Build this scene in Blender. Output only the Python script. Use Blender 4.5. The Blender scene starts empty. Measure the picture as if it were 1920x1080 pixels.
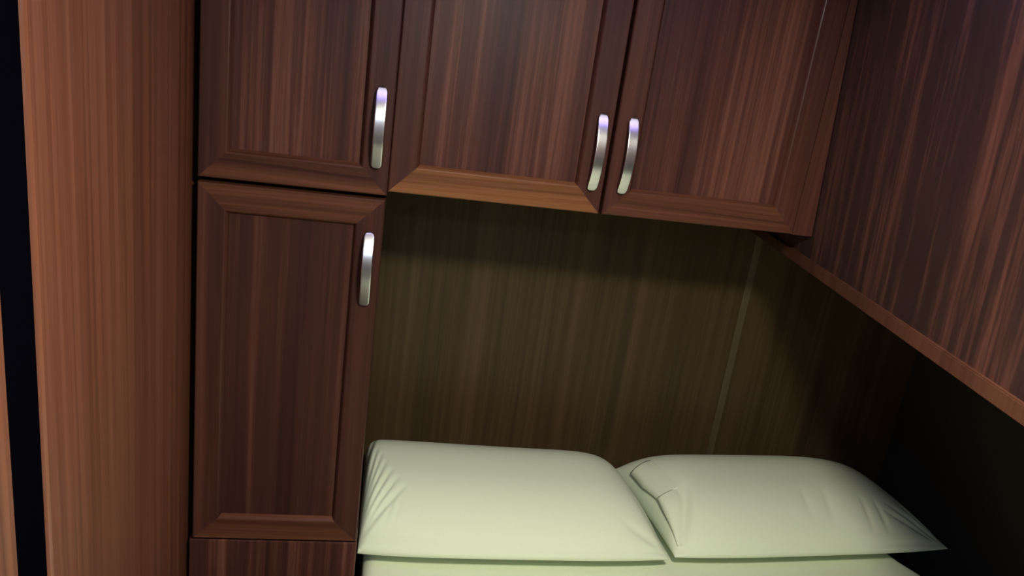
import bpy, bmesh, math, random
from mathutils import Vector, Matrix, Euler

S = bpy.context.scene
C = S.collection
random.seed(7)

# ------------------------------------------------------------------ camera
cam_d = bpy.data.cameras.new('camera')
cam = bpy.data.objects.new('camera', cam_d)
C.objects.link(cam)
cam_d.sensor_fit = 'HORIZONTAL'
cam_d.sensor_width = 36.0
cam_d.lens = 36.0 * 1420.0 / 1920.0
cam_d.clip_start = 0.01
cam.rotation_euler = Euler([math.radians(a) for a in (73.1395, -7.6695, -8.4919)], 'XYZ')
cam.location = (0.36791, -1.12892, 0.22417)
S.camera = cam

# ------------------------------------------------------------------ world, exposure
w = bpy.data.worlds.new('world')
S.world = w
w.use_nodes = True
w.node_tree.nodes['Background'].inputs[0].default_value = (0.02, 0.02, 0.025, 1)
w.node_tree.nodes['Background'].inputs[1].default_value = 0.05
S.view_settings.view_transform = 'Standard'
S.view_settings.look = 'None'
S.view_settings.gamma = 1
S.view_settings.use_curve_mapping = False
S.view_settings.exposure = 0.0

LAMP = (0.61, -0.88, 0.47)          # ceiling lamp over the bunk
LAMP_POWER = 330.0
LAMP_COL = (1.0, 0.95, 0.79)
STRIP = (0.60, -0.25, 0.47)           # slim strip light on the ceiling in front of the cabinets
STRIP_COL = (0.36, 0.25, 1.0)
STRIP_POWER = 8.0

# ------------------------------------------------------------------ key planes (metres)
XL, XR, XG, XE = 0.1072, 0.3765, 0.7058, 1.0372      # door edges on the cabinet front, y = 0
ZB = 0.0102                                          # underside of the overhead cabinets
ZT = 0.4685                                           # tops of the cabinets
D = 0.45                                             # depth of the bunk niche
ZM = -0.685                                          # top of the mattress
XH = 1.71                                            # hull side
CEIL = 0.47
FLOOR = -1.25
YB = -1.75                                           # bulkhead behind the camera

# ------------------------------------------------------------------ materials
def new_mat(name):
    m = bpy.data.materials.new(name)
    m.use_nodes = True
    nt = m.node_tree
    return m, nt, nt.nodes['Principled BSDF']

def wood(name, dark, mid, light, horizontal=False, rough=0.42, coat=0.03, coat_rough=0.14,
         stripe=70.0, contrast=1.0, offset=(0, 0, 0), spec=0.16):
    m, nt, p = new_mat(name)
    N, L = nt.nodes.new, nt.links.new
    tc = N('ShaderNodeTexCoord')
    oi = N('ShaderNodeObjectInfo')
    off = N('ShaderNodeVectorMath'); off.operation = 'SCALE'; off.inputs[0].default_value = (3.1, 4.7, 1.9)
    L(oi.outputs['Random'], off.inputs['Scale'])
    add = N('ShaderNodeVectorMath'); add.operation = 'ADD'
    L(tc.outputs['Object'], add.inputs[0]); L(off.outputs[0], add.inputs[1])
    add2 = N('ShaderNodeVectorMath'); add2.operation = 'ADD'
    L(add.outputs[0], add2.inputs[0]); add2.inputs[1].default_value = offset
    # slow waviness of the grain
    wob = N('ShaderNodeTexNoise'); wob.inputs['Scale'].default_value = 2.2; wob.inputs['Detail'].default_value = 1
    L(add2.outputs[0], wob.inputs['Vector'])
    wv = N('ShaderNodeVectorMath'); wv.operation = 'MULTIPLY_ADD'
    L(wob.outputs['Color'], wv.inputs[0])
    wv.inputs[1].default_value = (0.006, 0.006, 0.012) if not horizontal else (0.012, 0.006, 0.02)
    L(add2.outputs[0], wv.inputs[2])
    def layer(s_across, s_along, detail, rgh):
        mp = N('ShaderNodeMapping')
        mp.inputs['Scale'].default_value = ((s_along, s_across, s_across) if horizontal
                                            else (s_across, s_across, s_along))
        L(wv.outputs[0], mp.inputs['Vector'])
        n = N('ShaderNodeTexNoise'); n.inputs['Scale'].default_value = 1.0
        n.inputs['Detail'].default_value = detail; n.inputs['Roughness'].default_value = rgh
        L(mp.outputs[0], n.inputs['Vector'])
        return n.outputs['Fac']
    a = layer(stripe, 0.8, 2.0, 0.6)
    b = layer(stripe * 4.2, 3.0, 3.0, 0.65)
    c = layer(stripe * 0.22, 0.6, 1.0, 0.5)
    fine = layer(900.0, 45.0, 2.0, 0.6)
    def madd(x, k, y):
        q = N('ShaderNodeMath'); q.operation = 'MULTIPLY_ADD'
        L(x, q.inputs[0]); q.inputs[1].default_value = k
        if isinstance(y, float): q.inputs[2].default_value = y
        else: L(y, q.inputs[2])
        return q.outputs[0]
    k = contrast
    s = madd(a, 0.95 * k, 0.5 - 0.5 * (0.95 + 0.5 + 0.55 + 0.18) * k)
    s = madd(b, 0.50 * k, s)
    s = madd(c, 0.55 * k, s)
    s = madd(fine, 0.18 * k, s)
    r = N('ShaderNodeValToRGB')
    L(s, r.inputs['Fac'])
    e = r.color_ramp.elements
    e[0].position = 0.22; e[0].color = (*dark, 1)
    e[1].position = 0.82; e[1].color = (*light, 1)
    x = e.new(0.5); x.color = (*mid, 1)
    L(r.outputs['Color'], p.inputs['Base Color'])
    p.inputs['Roughness'].default_value = rough
    p.inputs['Specular IOR Level'].default_value = spec
    p.inputs['Coat Weight'].default_value = coat
    p.inputs['Coat Roughness'].default_value = coat_rough
    bp = N('ShaderNodeBump'); bp.inputs['Strength'].default_value = 0.12; bp.inputs['Distance'].default_value = 0.001
    L(b, bp.inputs['Height']); L(bp.outputs[0], p.inputs['Normal'])
    return m

def plain(name, col, rough=0.5, metal=0.0, spec=0.5, bump=0.0, bscale=200.0, var=0.12):
    m, nt, p = new_mat(name)
    N, L = nt.nodes.new, nt.links.new
    tc = N('ShaderNodeTexCoord')
    n = N('ShaderNodeTexNoise'); n.inputs['Scale'].default_value = bscale; n.inputs['Detail'].default_value = 3
    L(tc.outputs['Object'], n.inputs['Vector'])
    r = N('ShaderNodeValToRGB'); L(n.outputs['Fac'], r.inputs['Fac'])
    r.color_ramp.elements[0].position = 0.3; r.color_ramp.elements[1].position = 0.7
    r.color_ramp.elements[0].color = (*[c * (1 - var) for c in col], 1)
    r.color_ramp.elements[1].color = (*[min(1, c * (1 + var)) for c in col], 1)
    L(r.outputs['Color'], p.inputs['Base Color'])
    p.inputs['Roughness'].default_value = rough
    p.inputs['Metallic'].default_value = metal
    p.inputs['Specular IOR Level'].default_value = spec
    if bump:
        b = N('ShaderNodeBump'); b.inputs['Strength'].default_value = bump; b.inputs['Distance'].default_value = 0.001
        L(n.outputs['Fac'], b.inputs['Height']); L(b.outputs[0], p.inputs['Normal'])
    return m

def glow(name, col, strength):
    m, nt, p = new_mat(name)
    p.inputs['Base Color'].default_value = (0.8, 0.8, 0.8, 1)
    p.inputs['Emission Color'].default_value = (*col, 1)
    p.inputs['Emission Strength'].default_value = strength
    return m

M = {}
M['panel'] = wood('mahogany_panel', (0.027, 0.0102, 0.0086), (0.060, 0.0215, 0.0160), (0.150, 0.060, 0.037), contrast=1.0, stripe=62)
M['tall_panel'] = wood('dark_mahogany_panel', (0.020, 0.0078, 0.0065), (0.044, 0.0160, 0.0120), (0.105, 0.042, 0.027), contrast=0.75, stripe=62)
M['frame'] = wood('mahogany_stile', (0.024, 0.0086, 0.0070), (0.052, 0.0185, 0.0135), (0.094, 0.035, 0.0225), contrast=0.75)
M['rail'] = wood('mahogany_rail_sheen', (0.033, 0.0112, 0.0068), (0.078, 0.0285, 0.0150), (0.14, 0.054, 0.0255), horizontal=True, contrast=0.9)  # lighter than the stiles: sheen of the horizontal grain put into the colour
M['rail_gold_sheen'] = wood('golden_rail_sheen', (0.060, 0.021, 0.0088), (0.150, 0.060, 0.0225), (0.23, 0.104, 0.041), horizontal=True, contrast=0.9)  # golden rail, its brighter sheen painted into the wood colour
M['carcass'] = wood('mahogany_carcass', (0.015, 0.006, 0.005), (0.032, 0.012, 0.009), (0.06, 0.022, 0.015))
M['left'] = wood('orange_mahogany', (0.078, 0.0255, 0.0135), (0.140, 0.0480, 0.0265), (0.21, 0.080, 0.046), contrast=1.0, stripe=75, coat=0.30, coat_rough=0.10, spec=0.3)
M['back'] = wood('olive_veneer', (0.035, 0.0220, 0.0108), (0.064, 0.0400, 0.0182), (0.096, 0.060, 0.030), contrast=0.75, stripe=60)
M['right'] = wood('red_mahogany', (0.010, 0.0046, 0.0046), (0.030, 0.0115, 0.0095), (0.185, 0.064, 0.039), contrast=0.62, stripe=42, rough=0.48, coat=0.12, coat_rough=0.2, spec=0.7)
M['batten'] = wood('pale_batten', (0.055, 0.040, 0.022), (0.085, 0.062, 0.036), (0.11, 0.080, 0.05))
M['ledge'] = wood('ledge_trim', (0.040, 0.0155, 0.010), (0.080, 0.031, 0.0185), (0.115, 0.048, 0.028), contrast=0.6)
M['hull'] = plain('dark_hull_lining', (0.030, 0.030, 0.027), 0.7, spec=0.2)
M['black'] = plain('dark_void', (0.0012, 0.0013, 0.0028), 1.0, spec=0.0)  # near-black, paints the shade in and behind the slot
M['ceiling'] = plain('ceiling_vinyl', (0.12, 0.11, 0.10), 0.6)
M['rear'] = plain('grey_bulkhead', (0.08, 0.078, 0.085), 0.6)
M['floor'] = wood('cabin_sole', (0.04, 0.02, 0.012), (0.09, 0.045, 0.025), (0.14, 0.07, 0.04), horizontal=True)
M['linen'] = plain('pale_green_linen', (0.70, 0.77, 0.57), 0.85, spec=0.15, bump=0.08, bscale=900.0, var=0.03)
M['sheet'] = plain('pale_green_sheet', (0.71, 0.77, 0.57), 0.85, spec=0.15, bump=0.08, bscale=900.0, var=0.03)
M['steel'] = plain('brushed_nickel', (0.56, 0.56, 0.58), 0.27, metal=1.0, bscale=400, var=0.05)
M['lamp_rim'] = plain('lamp_rim', (0.55, 0.55, 0.55), 0.3, metal=1.0)
M['lamp_glow'] = glow('lamp_glow', LAMP_COL, LAMP_POWER)
M['strip_white'] = glow('strip_white', (1.0, 0.93, 0.82), 3.0)
M['cool_fill_glow'] = glow('cool_fill_glow', (0.66, 0.80, 1.0), 210.0)
M['strip_glow'] = glow('strip_glow', STRIP_COL, STRIP_POWER)

# ------------------------------------------------------------------ mesh helpers
def obj(name, bm, mat, parent=None, smooth=False, loc=None):
    bmesh.ops.recalc_face_normals(bm, faces=bm.faces)
    me = bpy.data.meshes.new(name)
    bm.to_mesh(me); bm.free()
    me.materials.append(mat)
    if smooth:
        for p in me.polygons: p.use_smooth = True
    o = bpy.data.objects.new(name, me)
    C.objects.link(o)
    if loc is not None: o.location = loc
    if parent is not None: o.parent = parent
    return o

def thing(name, label, cat, loc=(0, 0, 0), group=None):
    o = bpy.data.objects.new(name, None); C.objects.link(o)
    o.empty_display_size = 0.05
    o.location = loc
    o['label'] = label; o['category'] = cat
    if group: o['group'] = group
    return o

def tag(o, label, cat, group=None):
    o['label'] = label; o['category'] = cat
    if group: o['group'] = group
    return o

def struct(name, bm, mat, smooth=False):
    o = obj(name, bm, mat, None, smooth)
    o['kind'] = 'structure'
    o['label'] = LAB.get(name, name.replace('_', ' '))
    o['category'] = name.split('_')[0]
    return o

def add_box(bm, lo, hi, bevel=0.0, seg=2):
    r = bmesh.ops.create_cube(bm, size=1)
    for v in r['verts']:
        v.co = Vector([lo[i] + (v.co[i] + 0.5) * (hi[i] - lo[i]) for i in range(3)])
    if bevel:
        es = list({e for v in r['verts'] for e in v.link_edges})
        bmesh.ops.bevel(bm, geom=es, offset=bevel, segments=seg, profile=0.5, affect='EDGES')

def box(lo, hi, bevel=0.0, seg=2):
    bm = bmesh.new(); add_box(bm, lo, hi, bevel, seg); return bm

def hexa(p):
    """p: 8 corners, first 4 bottom loop, last 4 top loop"""
    bm = bmesh.new()
    v = [bm.verts.new(q) for q in p]
    for f in ((0, 3, 2, 1), (4, 5, 6, 7), (0, 1, 5, 4), (1, 2, 6, 5), (2, 3, 7, 6), (3, 0, 4, 7)):
        bm.faces.new([v[i] for i in f])
    return bm

def sweep_closed(bm, rings):
    """rings: list of closed loops with equal counts; capped"""
    vs = [[bm.verts.new(p) for p in r] for r in rings]
    n = len(vs[0])
    for a, b in zip(vs, vs[1:]):
        for i in range(n):
            bm.faces.new((a[i], a[(i + 1) % n], b[(i + 1) % n], b[i]))
    bm.faces.new(vs[0]); bm.faces.new(list(reversed(vs[-1])))

LAB = {
    'wall_left': 'orange-brown varnished plywood partition to the left of the cabinets',
    'wall_back': 'olive-brown veneered wall at the head of the bunk',
    'wall_right': 'red-brown varnished side panel above the ledge on the right',
    'wall_hull': 'black shadowed lining beneath the ledge on the right',
}

# ------------------------------------------------------------------ room shell
RX0, RDX = 1.0755, 0.146          # ledge line: x = RX0 + RDX*y at z = RZ0
RLEAN = -0.0613                   # the side panel leans inboard with height
RZ0, RZ1 = -0.0258, -0.0445       # top and bottom of the ledge strip
def xr(y, z): return RX0 + RDX * y + RLEAN * (z - RZ0)

bm = box((-0.25, YB, FLOOR - 0.03), (XH + 0.05, D + 0.03, FLOOR))
struct('floor', bm, M['floor'])
bm = box((-0.25, YB, CEIL), (XH + 0.05, D + 0.03, CEIL + 0.03))
struct('ceiling', bm, M['ceiling'])
struct('wall_back', box((-0.25, D, FLOOR), (XH + 0.05, D + 0.02, CEIL)), M['back'])
struct('wall_rear', box((-0.25, YB - 0.02, FLOOR), (XH + 0.05, YB, CEIL)), M['rear'])
# left partition: its near end is rounded over; a slot filled black for its shade, then the next panel
XW = 0.0965
bm = box((XW - 0.03, -0.484, FLOOR), (XW, D, CEIL), 0.005, 2)
struct('wall_left', bm, M['left'])
struct('wall_left_near', box((XW - 0.03, YB, FLOOR), (XW, -0.5405, CEIL), 0.005, 2), M['left'])
bm = bmesh.new()
add_box(bm, (-0.25, YB, FLOOR), (-0.23, D, CEIL))
struct('wall_outer', bm, M['black'])
struct('trim_slot_shade', box((XW - 0.030, -0.5400, FLOOR), (XW - 0.0035, -0.4845, CEIL)), M['black'])  # solid black fill, stands in for the dark inside the slot
# right side: leaning panel with ledge strip, deck over the recess, hull side
y0, y1 = YB, D
bm = hexa([(xr(y0, RZ1), y0, RZ1), (xr(y1, RZ1), y1, RZ1), (XH, y1, RZ1), (XH, y0, RZ1),
           (xr(y0, CEIL), y0, CEIL), (xr(y1, CEIL), y1, CEIL), (XH, y1, CEIL), (XH, y0, CEIL)])
struct('wall_right', bm, M['right'])
e = 0.006
bm = hexa([(xr(y0, RZ1) - e, y0, RZ1 - .001), (xr(y1, RZ1) - e, y1, RZ1 - .001), (xr(y1, RZ1) + .004, y1, RZ1 - .001), (xr(y0, RZ1) + .004, y0, RZ1 - .001),
           (xr(y0, RZ0) - e, y0, RZ0), (xr(y1, RZ0) - e, y1, RZ0), (xr(y1, RZ0) + .004, y1, RZ0), (xr(y0, RZ0) + .004, y0, RZ0)])
bmesh.ops.bevel(bm, geom=list(bm.edges), offset=0.0015, segments=2, affect='EDGES')
struct('trim_2', bm, M['ledge'])
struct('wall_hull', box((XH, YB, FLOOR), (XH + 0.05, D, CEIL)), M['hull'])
# joint batten on the back wall
struct('trim_3', box((1.214, D - 0.004, FLOOR + .3), (1.232, D, 0.3), 0.0012), M['batten'])

# ------------------------------------------------------------------ cabinets
FW, FT, PD = 0.0445, 0.020, 0.009      # frame width, frame thickness, panel recess

def frame_member(p_out0, p_out1, p_in0, p_in1):
    """mitred frame member between two outer and two inner corners (x,z); front at y=0"""
    bm = bmesh.new()
    # profile stations: fraction across the member (0 outer .. 1 inner), depth y
    prof = [(0.0, FT), (0.0, 0.003), (0.012, 0.0012), (0.045, 0.0), (0.845, 0.0), (0.885, 0.0008), (0.93, 0.0035), (1.0, PD + 0.0015), (1.0, FT)]
    r0, r1 = [], []
    for f, y in prof:
        r0.append(Vector((p_out0[0] + (p_in0[0] - p_out0[0]) * f, y, p_out0[1] + (p_in0[1] - p_out0[1]) * f)))
        r1.append(Vector((p_out1[0] + (p_in1[0] - p_out1[0]) * f, y, p_out1[1] + (p_in1[1] - p_out1[1]) * f)))
    sweep_closed(bm, [r0, r1])
    return bm

def handle_bm(h=0.119, bow=0.018, wd=0.0160):
    bm = bmesh.new()
    n = 30
    rings = []
    th = 0.0034
    for i in range(n + 1):
        t = -1 + 2 * i / n
        z = t * h / 2
        # low bow with feet turned in to the door
        y = -(bow * (1 - abs(t) ** 2.2)) - 0.0022
        dy = bow * 2.2 * abs(t) ** 1.2 * (1 if t > 0 else -1) / (h / 2)
        nrm = Vector((0, -1, 0)) * 1 + Vector((0, 0, dy)); nrm.normalize()
        half = wd / 2
        endd = (1 - abs(t)) * h / 2
        rr = wd / 2
        if endd < rr: half *= math.sqrt(max(0.0, 1 - ((rr - endd) / rr) ** 2)) * 0.98 + 0.02
        k = th / 2
        ring = []
        for (sx, sn) in ((-1, -1), (1, -1), (1, 0.4), (0.94, 0.9), (0.88, 1.0), (0.7, 1.0), (-0.7, 1.0), (-0.88, 1.0), (-0.94, 0.9), (-1, 0.4)):
            ring.append(Vector((sx * half, y, z)) + nrm * (sn * k))
        rings.append(ring)
    sweep_closed(bm, rings)
    return bm

HANDLE = None
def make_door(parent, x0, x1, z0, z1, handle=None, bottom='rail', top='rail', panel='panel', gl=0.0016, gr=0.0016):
    """door with recessed panel; sub-parts: stiles, rails, handle. Local coords = world (parents sit at y=0)."""
    g = 0.0016
    x0 += gl; x1 -= gr; z0 += g; z1 -= g
    P = parent.location
    ctr = Vector((x0, 0, z0))
    def T(bm):
        bmesh.ops.translate(bm, verts=bm.verts, vec=-ctr); return bm
    pan = bmesh.new()
    add_box(pan, (x0 + FW * .9, PD, z0 + FW * .9), (x1 - FW * .9, FT - .001, z1 - FW * .9))
    door = obj('door', T(pan), M[panel], parent); door.location = ctr - P
    xi0, xi1, zi0, zi1 = x0 + FW, x1 - FW, z0 + FW, z1 - FW
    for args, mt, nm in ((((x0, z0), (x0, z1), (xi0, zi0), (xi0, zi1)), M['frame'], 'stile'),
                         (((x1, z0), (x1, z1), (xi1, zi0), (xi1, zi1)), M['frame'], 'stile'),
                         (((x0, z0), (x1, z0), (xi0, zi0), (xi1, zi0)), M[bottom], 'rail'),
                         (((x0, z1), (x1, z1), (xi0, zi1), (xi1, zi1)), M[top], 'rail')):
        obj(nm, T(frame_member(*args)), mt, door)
    if handle:
        hx, hz = handle
        o = obj('handle', handle_bm(), M['steel'], door, True)
        o.location = (hx - x0, 0, hz - z0)
        o['label'] = 'brushed metal bow handle'
    return door

def carcass(parent, x0, x1, z0, z1, yf=0.0225, yb=D - 0.002, mat='carcass'):
    P = parent.location
    bm = bmesh.new()
    t = 0.015
    for lo, hi in (((x0, yf, z0), (x0 + t, yb, z1)), ((x1 - t, yf, z0), (x1, yb, z1)),
                   ((x0 + t, yf, z0), (x1 - t, yb, z0 + t)), ((x0 + t, yf, z1 - t), (x1 - t, yb, z1)),
                   ((x0 + t, yb - t, z0 + t), (x1 - t, yb, z1 - t))):
        add_box(bm, lo, hi)
    bmesh.ops.translate(bm, verts=bm.verts, vec=-P)
    return obj('body', bm, M[mat], parent)

tall = thing('tall_cabinet', 'dark mahogany tall cabinet with one long door beside the left pillow', 'cabinet', (0.24, 0.0, -0.6))
carcass(tall, XL + .006, XR - .001, -0.6, -0.003)
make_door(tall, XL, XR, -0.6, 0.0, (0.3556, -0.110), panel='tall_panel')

small = thing('wall_cabinet', 'mahogany upper cabinet with one narrow door, directly above the tall cabinet', 'cabinet', (0.24, 0.0, 0.002))
carcass(small, XL + .006, XR - .001, 0.002, ZT)
make_door(small, XL, XR, 0.0035, ZT, (0.357, 0.1035), gr=0.0002)

over = thing('overhead_cabinet', 'wide two-door mahogany overhead cabinet hanging above the pillows', 'cabinet', (0.70, 0.0, ZB))
carcass(over, XR + .001, XE + .002, ZB + .001, ZT)
make_door(over, XR, XG - .0008, ZB, ZT, (0.684, 0.106), bottom='rail_gold_sheen', gl=0.0002)
make_door(over, XG + .0008, XE, ZB, ZT, (0.732, 0.106))
# filler strip between the right-hand door and the leaning side panel
x_lo, x_hi = xr(0.006, ZB) - .001, xr(0.006, ZT) - .001
bm = hexa([(XE + .001, .006, ZB), (x_lo, .006, ZB), (x_lo, .026, ZB), (XE + .001, .026, ZB),
           (XE + .001, .006, ZT), (x_hi, .006, ZT), (x_hi, .026, ZT), (XE + .001, .026, ZT)])
bmesh.ops.translate(bm, verts=bm.verts, vec=-over.location)
obj('filler_strip', bm, M['frame'], over)

base = thing('base_cabinet', 'plain dark mahogany base unit under the tall cabinet', 'cabinet', (0.24, 0.0, FLOOR))
bm = box((XL - .004, 0.004, FLOOR + .0), (0.3772, D - .002, -0.6035), 0.002)
bmesh.ops.translate(bm, verts=bm.verts, vec=-base.location)
obj('body', bm, M['panel'], base)

# ------------------------------------------------------------------ bunk and bedding
bunk = thing('bunk_base', 'dark wooden bunk platform carrying the mattress', 'bed', (1.0, -0.4, FLOOR))
bm = box((0.385, -1.35, FLOOR), (XH - .004, D - .003, ZM - 0.125))
bmesh.ops.translate(bm, verts=bm.verts, vec=-bunk.location)
obj('platform', bm, M['carcass'], bunk)
bm = bmesh.new()
outl = [(0.391, -1.34), (1.578, -1.34), (1.578, -0.02), (1.560, 0.04), (1.530, 0.10), (1.44, D - .008), (0.391, D - .008)]
lo = [bm.verts.new((x, y, ZM - 0.124)) for x, y in outl]
hi = [bm.verts.new((x, y, ZM)) for x, y in outl]
bm.faces.new(lo); bm.faces.new(hi)
for k in range(len(outl)):
    bm.faces.new((lo[k], lo[(k + 1) % len(outl)], hi[(k + 1) % len(outl)], hi[k]))
bmesh.ops.recalc_face_normals(bm, faces=bm.faces)
es = [e for e in bm.edges if e.calc_face_angle(0) > 0.9]
bmesh.ops.bevel(bm, geom=es, offset=0.024, segments=6, profile=0.5, affect='EDGES')
mat_o = obj('mattress', bm, M['sheet'], None, True)
tag(mat_o, 'mattress in a pale green fitted sheet, lying under the two pillows', 'mattress')

def seg_d(px, py, a, b):
    ax, ay = a; bx, by = b
    dx, dy = bx - ax, by - ay
    L2 = dx * dx + dy * dy
    t = ((px - ax) * dx + (py - ay) * dy) / L2
    tc = min(1, max(0, t))
    qx, qy = ax + dx * tc, ay + dy * tc
    d = math.hypot(px - qx, py - qy)
    s = ((px - qx) * -dy + (py - qy) * dx) / math.sqrt(L2)
    return d, tc, s

def make_surf(a, b, H, crown, folds, ends, skew, pinch=0.020):
    """top surface of a stuffed pillow over u,v in [-1,1]; returns f(u,v) -> point, height factor"""
    def f(u, v):
        x = a * u * (1 - pinch * (1 - v * v) * abs(u) ** 3)
        y = b * v * (1 + (0.085 * (1 - u ** 4) if v < 0 else -0.04 * (1 - u * u)) * abs(v) ** 3)
        q = (v + 1) / 2
        x += skew[0] * q * (1 - u) / 2 + skew[1] * q * (1 + u) / 2
        fu = max(0.0, 1 - abs(u) ** (ends[0] if u < 0 else ends[1])) ** 0.58
        fv = max(0.0, 1 - abs(v) ** 2.6) ** 0.60
        h = fu * fv
        rim = 0.029 + 0.004 * (1 - abs(u) ** 5)
        z = rim + H * h * crown(u, v)
        edge = min(1.0, h * 5)
        for (p, q2, amp, wd, taper) in folds:
            d, t, s = seg_d(u * a, v * b, (p[0] * a, p[1] * b), (q2[0] * a, q2[1] * b))
            if d < 3 * wd:
                k = math.exp(-(d / wd) ** 2)
                if taper: k *= math.sin(math.pi * min(1, max(0, t * .86 + .07)))
                z += amp * k * edge
        return Vector((x, y, z)), h, rim
    return f

def pillow(name, cx, cy, f, label, rz=0.0, nx=190, ny=130):
    bm = bmesh.new()
    top, bot = [], []
    for j in range(ny + 1):
        sv = -1 + 2 * j / ny; v = math.sin(sv * math.pi / 2) * .6 + sv * .4
        rt, rb = [], []
        for i in range(nx + 1):
            su = -1 + 2 * i / nx; u = math.sin(su * math.pi / 2) * .6 + su * .4
            p, h, rim = f(u, v)
            rt.append(p)
            # hem below the seam, then the flat underside
            rb.append(Vector((p.x, p.y, (rim - 0.006) * (1 - min(1.0, h * 1.25) ** 1.5) + 0.006 * max(0.0, 1 - h * 1.25))))
        top.append(rt); bot.append(rb)
    tv = [[bm.verts.new(p) for p in r] for r in top]
    bv = [[tv[j][i] if (i in (0, nx) or j in (0, ny)) else bm.verts.new(bot[j][i]) for i in range(nx + 1)] for j in range(ny + 1)]
    for j in range(ny):
        for i in range(nx):
            bm.faces.new((tv[j][i], tv[j][i + 1], tv[j + 1][i + 1], tv[j + 1][i]))
            bm.faces.new((bv[j][i], bv[j + 1][i], bv[j + 1][i + 1], bv[j][i + 1]))
    o = obj(name, bm, M['linen'], None, True)
    o.location = (cx, cy, ZM + 0.0005)
    o.rotation_euler = (0, 0, rz)
    tag(o, label, 'pillow')
    return o

folds_l = [((-1.0, -.97), (-.74, -.48), -.0065, .0055, True), ((-1.0, -.95), (-.78, -.34), -.0065, .0050, True),
           ((-1.0, -.90), (-.82, -.20), -.0065, .0050, True), ((-1.0, -.84), (-.86, -.05), -.0060, .0048, True),
           ((-.99, -.74), (-.89, .12), -.0060, .0045, True), ((-.99, -.60), (-.92, .28), -.0060, .0045, True),
           ((-.99, .10), (-.94, .70), -.0080, .0060, True),
           ((-.86, -.90), (-.80, -.62), -.0020, .0040, True), ((-.80, -.90), (-.75, -.60), -.0018, .0040, True),
           ((-.985, -.962), (.97, -.962), -.0035, .0045, False), ((.99, -.95), (.72, -.78), -.004, .008, True), ((.98, -.9), (.88, -.3), -.003, .008, True)]
f_l = make_surf(0.2970, 0.165, 0.091, lambda u, v: (1.0 - 0.05 * u - 0.02 * math.cos(2.2 * u)) * (1 + 0.06 * v), folds_l, (40, 7), (0.0, -0.036), 0.002)
pl = pillow('pillow', 0.6760, 0.210, f_l, 'plump pale green pillow on the left, pressed against the tall cabinet')

folds_r = [((-.96, -.98), (-.78, -.15), -.0090, .012, True), ((.99, -.9), (.80, -.40), -.0040, .006, True),
           ((.97, -.95), (.66, -.50), -.0055, .007, True), ((.90, -.93), (.58, -.62), -.0050, .006, True),
           ((.52, -.88), (.56, -.50), -.0042, .006, True), ((.40, -.88), (.46, -.45), -.0034, .006, True),
           ((.12, -.80), (.20, -.35), -.0020, .008, True), ((-.02, -.75), (.03, -.35), -.0020, .008, True),
           ((-.97, -.962), (.98, -.962), -.0035, .0045, False)]
f_r = make_surf(0.324, 0.160, 0.085, lambda u, v: (1.0 - 0.03 * u) * (1 + 0.06 * v), folds_r, (8, 3.0), (-0.012, -0.02))
pr = pillow('pillow', 1.2985, 0.236, f_r, 'pale green pillow on the right, its open pillowcase end folded in', 0.075)

def flap(f, free, inner, lift0=0.004, n=26, m=8, th=0.0012):
    """cloth edge of the open pillowcase: runs from an inner line on the pillow to a free edge held off it"""
    def along(pts, t):
        k = t * (len(pts) - 1); i = min(int(k), len(pts) - 2); r = k - i
        return [pts[i][c] * (1 - r) + pts[i + 1][c] * r for c in range(len(pts[0]))]
    bm = bmesh.new(); rows = []
    for layer in (0, 1):
        g = []
        for i in range(n + 1):
            t = i / n
            a_, b_ = along(inner, t), along(free, t)
            row = []
            for j in range(m + 1):
                r = j / m
                u = a_[0] * (1 - r) + b_[0] * r; v = a_[1] * (1 - r) + b_[1] * r
                p, h, rim = f(u, v)
                pu, pv = f(min(u + .01, 1), v)[0] - p, f(u, min(v + .01, 1))[0] - p
                nr = pu.cross(pv); nr.normalize()
                off = (b_[2] * r ** 1.5 + a_[2] * (1 - r)) + (th if layer == 0 else 0)
                row.append(bm.verts.new(p + nr * off))
            g.append(row)
        rows.append(g)
    A, B = rows
    for i in range(n):
        for j in range(m):
            bm.faces.new((A[i][j], A[i + 1][j], A[i + 1][j + 1], A[i][j + 1]))
            bm.faces.new((B[i][j], B[i][j + 1], B[i + 1][j + 1], B[i + 1][j]))
    for i in range(n):
        bm.faces.new((A[i][0], B[i][0], B[i + 1][0], A[i + 1][0]))
        bm.faces.new((A[i][m], A[i + 1][m], B[i + 1][m], B[i][m]))
    for j in range(m):
        bm.faces.new((A[0][j], A[0][j + 1], B[0][j + 1], B[0][j]))
        bm.faces.new((A[n][j], B[n][j], B[n][j + 1], A[n][j + 1]))
    return bm

bm = flap(f_r, [(-.970, .50, .013), (-.972, .15, .010), (-.955, -.25, .007)],
          [(-.80, .62, -.004), (-.80, .15, -.004), (-.78, -.18, -.004)])
obj('pillowcase_hem', bm, M['linen'], pr, True)
bm = flap(f_r, [(-.950, -.24, .015), (-.958, -.45, .012), (-.965, -.70, .006), (-.97, -.90, .003)],
          [(-.83, -.18, -.004), (-.80, -.30, -.004), (-.83, -.60, -.004), (-.92, -.90, -.004)])
obj('pillowcase_hem', bm, M['linen'], pr, True)

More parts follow.
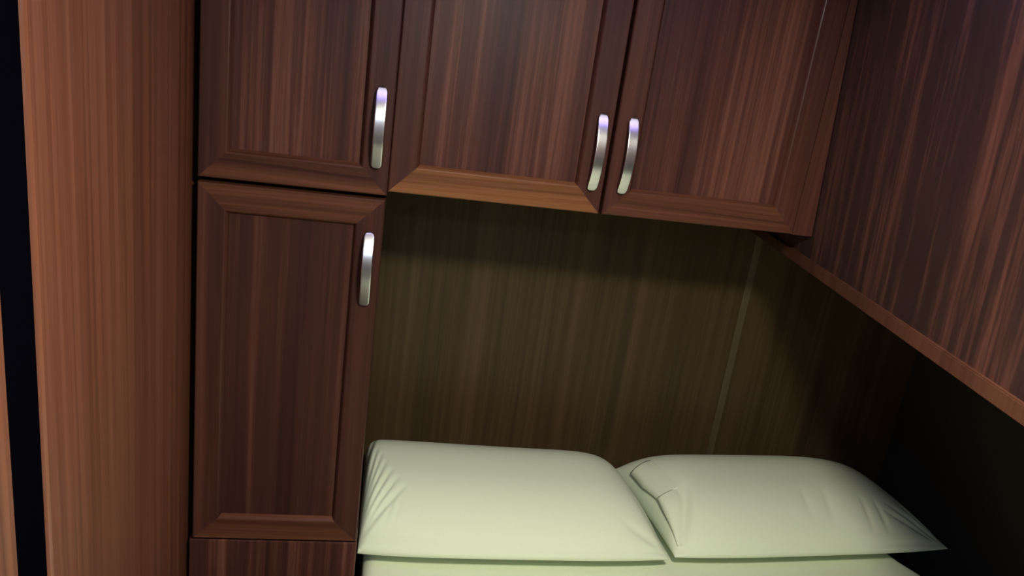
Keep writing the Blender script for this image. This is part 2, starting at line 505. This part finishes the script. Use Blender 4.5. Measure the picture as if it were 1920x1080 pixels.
# ------------------------------------------------------------------ lamps
lamp = thing('ceiling_lamp', 'large round warm ceiling lamp over the bunk', 'lamp', LAMP)
bm = bmesh.new()
bmesh.ops.create_cone(bm, cap_ends=True, segments=48, radius1=0.082, radius2=0.085, depth=0.012, matrix=Matrix.Translation((0, 0, -0.0062)))
obj('rim', bm, M['lamp_rim'], lamp, False)
bm = bmesh.new()
bmesh.ops.create_circle(bm, cap_ends=True, segments=48, radius=0.076, matrix=Matrix.Translation((0, 0, -0.0128)))
r = bmesh.ops.extrude_face_region(bm, geom=list(bm.faces))
bmesh.ops.translate(bm, verts=[v for v in r['geom'] if isinstance(v, bmesh.types.BMVert)], vec=(0, 0, -0.0015))
obj('diffuser', bm, M['lamp_glow'], lamp)

strip = thing('strip_light', 'slim violet and white strip light on the ceiling in front of the cabinets', 'lamp', STRIP)
obj('housing', box((-0.36, -0.075, -0.010), (0.36, 0.060, 0.0), 0.002), M['lamp_rim'], strip)
obj('diffuser', box((-0.35, 0.005, -0.014), (0.35, 0.052, -0.0102), 0.001), M['strip_white'], strip)
obj('violet_diffuser', box((-0.35, -0.068, -0.014), (0.35, -0.02, -0.0102), 0.001), M['strip_glow'], strip)

# added cool fill, out of view, to whiten the left pillow
fill_lamp = thing('ceiling_lamp', 'added cool white fill lamp on the unseen ceiling behind the camera', 'lamp', (0.30, -1.50, CEIL))
bm = bmesh.new()
bmesh.ops.create_cone(bm, cap_ends=True, segments=48, radius1=0.062, radius2=0.065, depth=0.012, matrix=Matrix.Translation((0, 0, -0.0062)))
obj('rim', bm, M['lamp_rim'], fill_lamp)
bm = bmesh.new()
bmesh.ops.create_circle(bm, cap_ends=True, segments=48, radius=0.056, matrix=Matrix.Translation((0, 0, -0.0128)))
r = bmesh.ops.extrude_face_region(bm, geom=list(bm.faces))
bmesh.ops.translate(bm, verts=[v for v in r['geom'] if isinstance(v, bmesh.types.BMVert)], vec=(0, 0, -0.0015))
obj('diffuser', bm, M['cool_fill_glow'], fill_lamp)
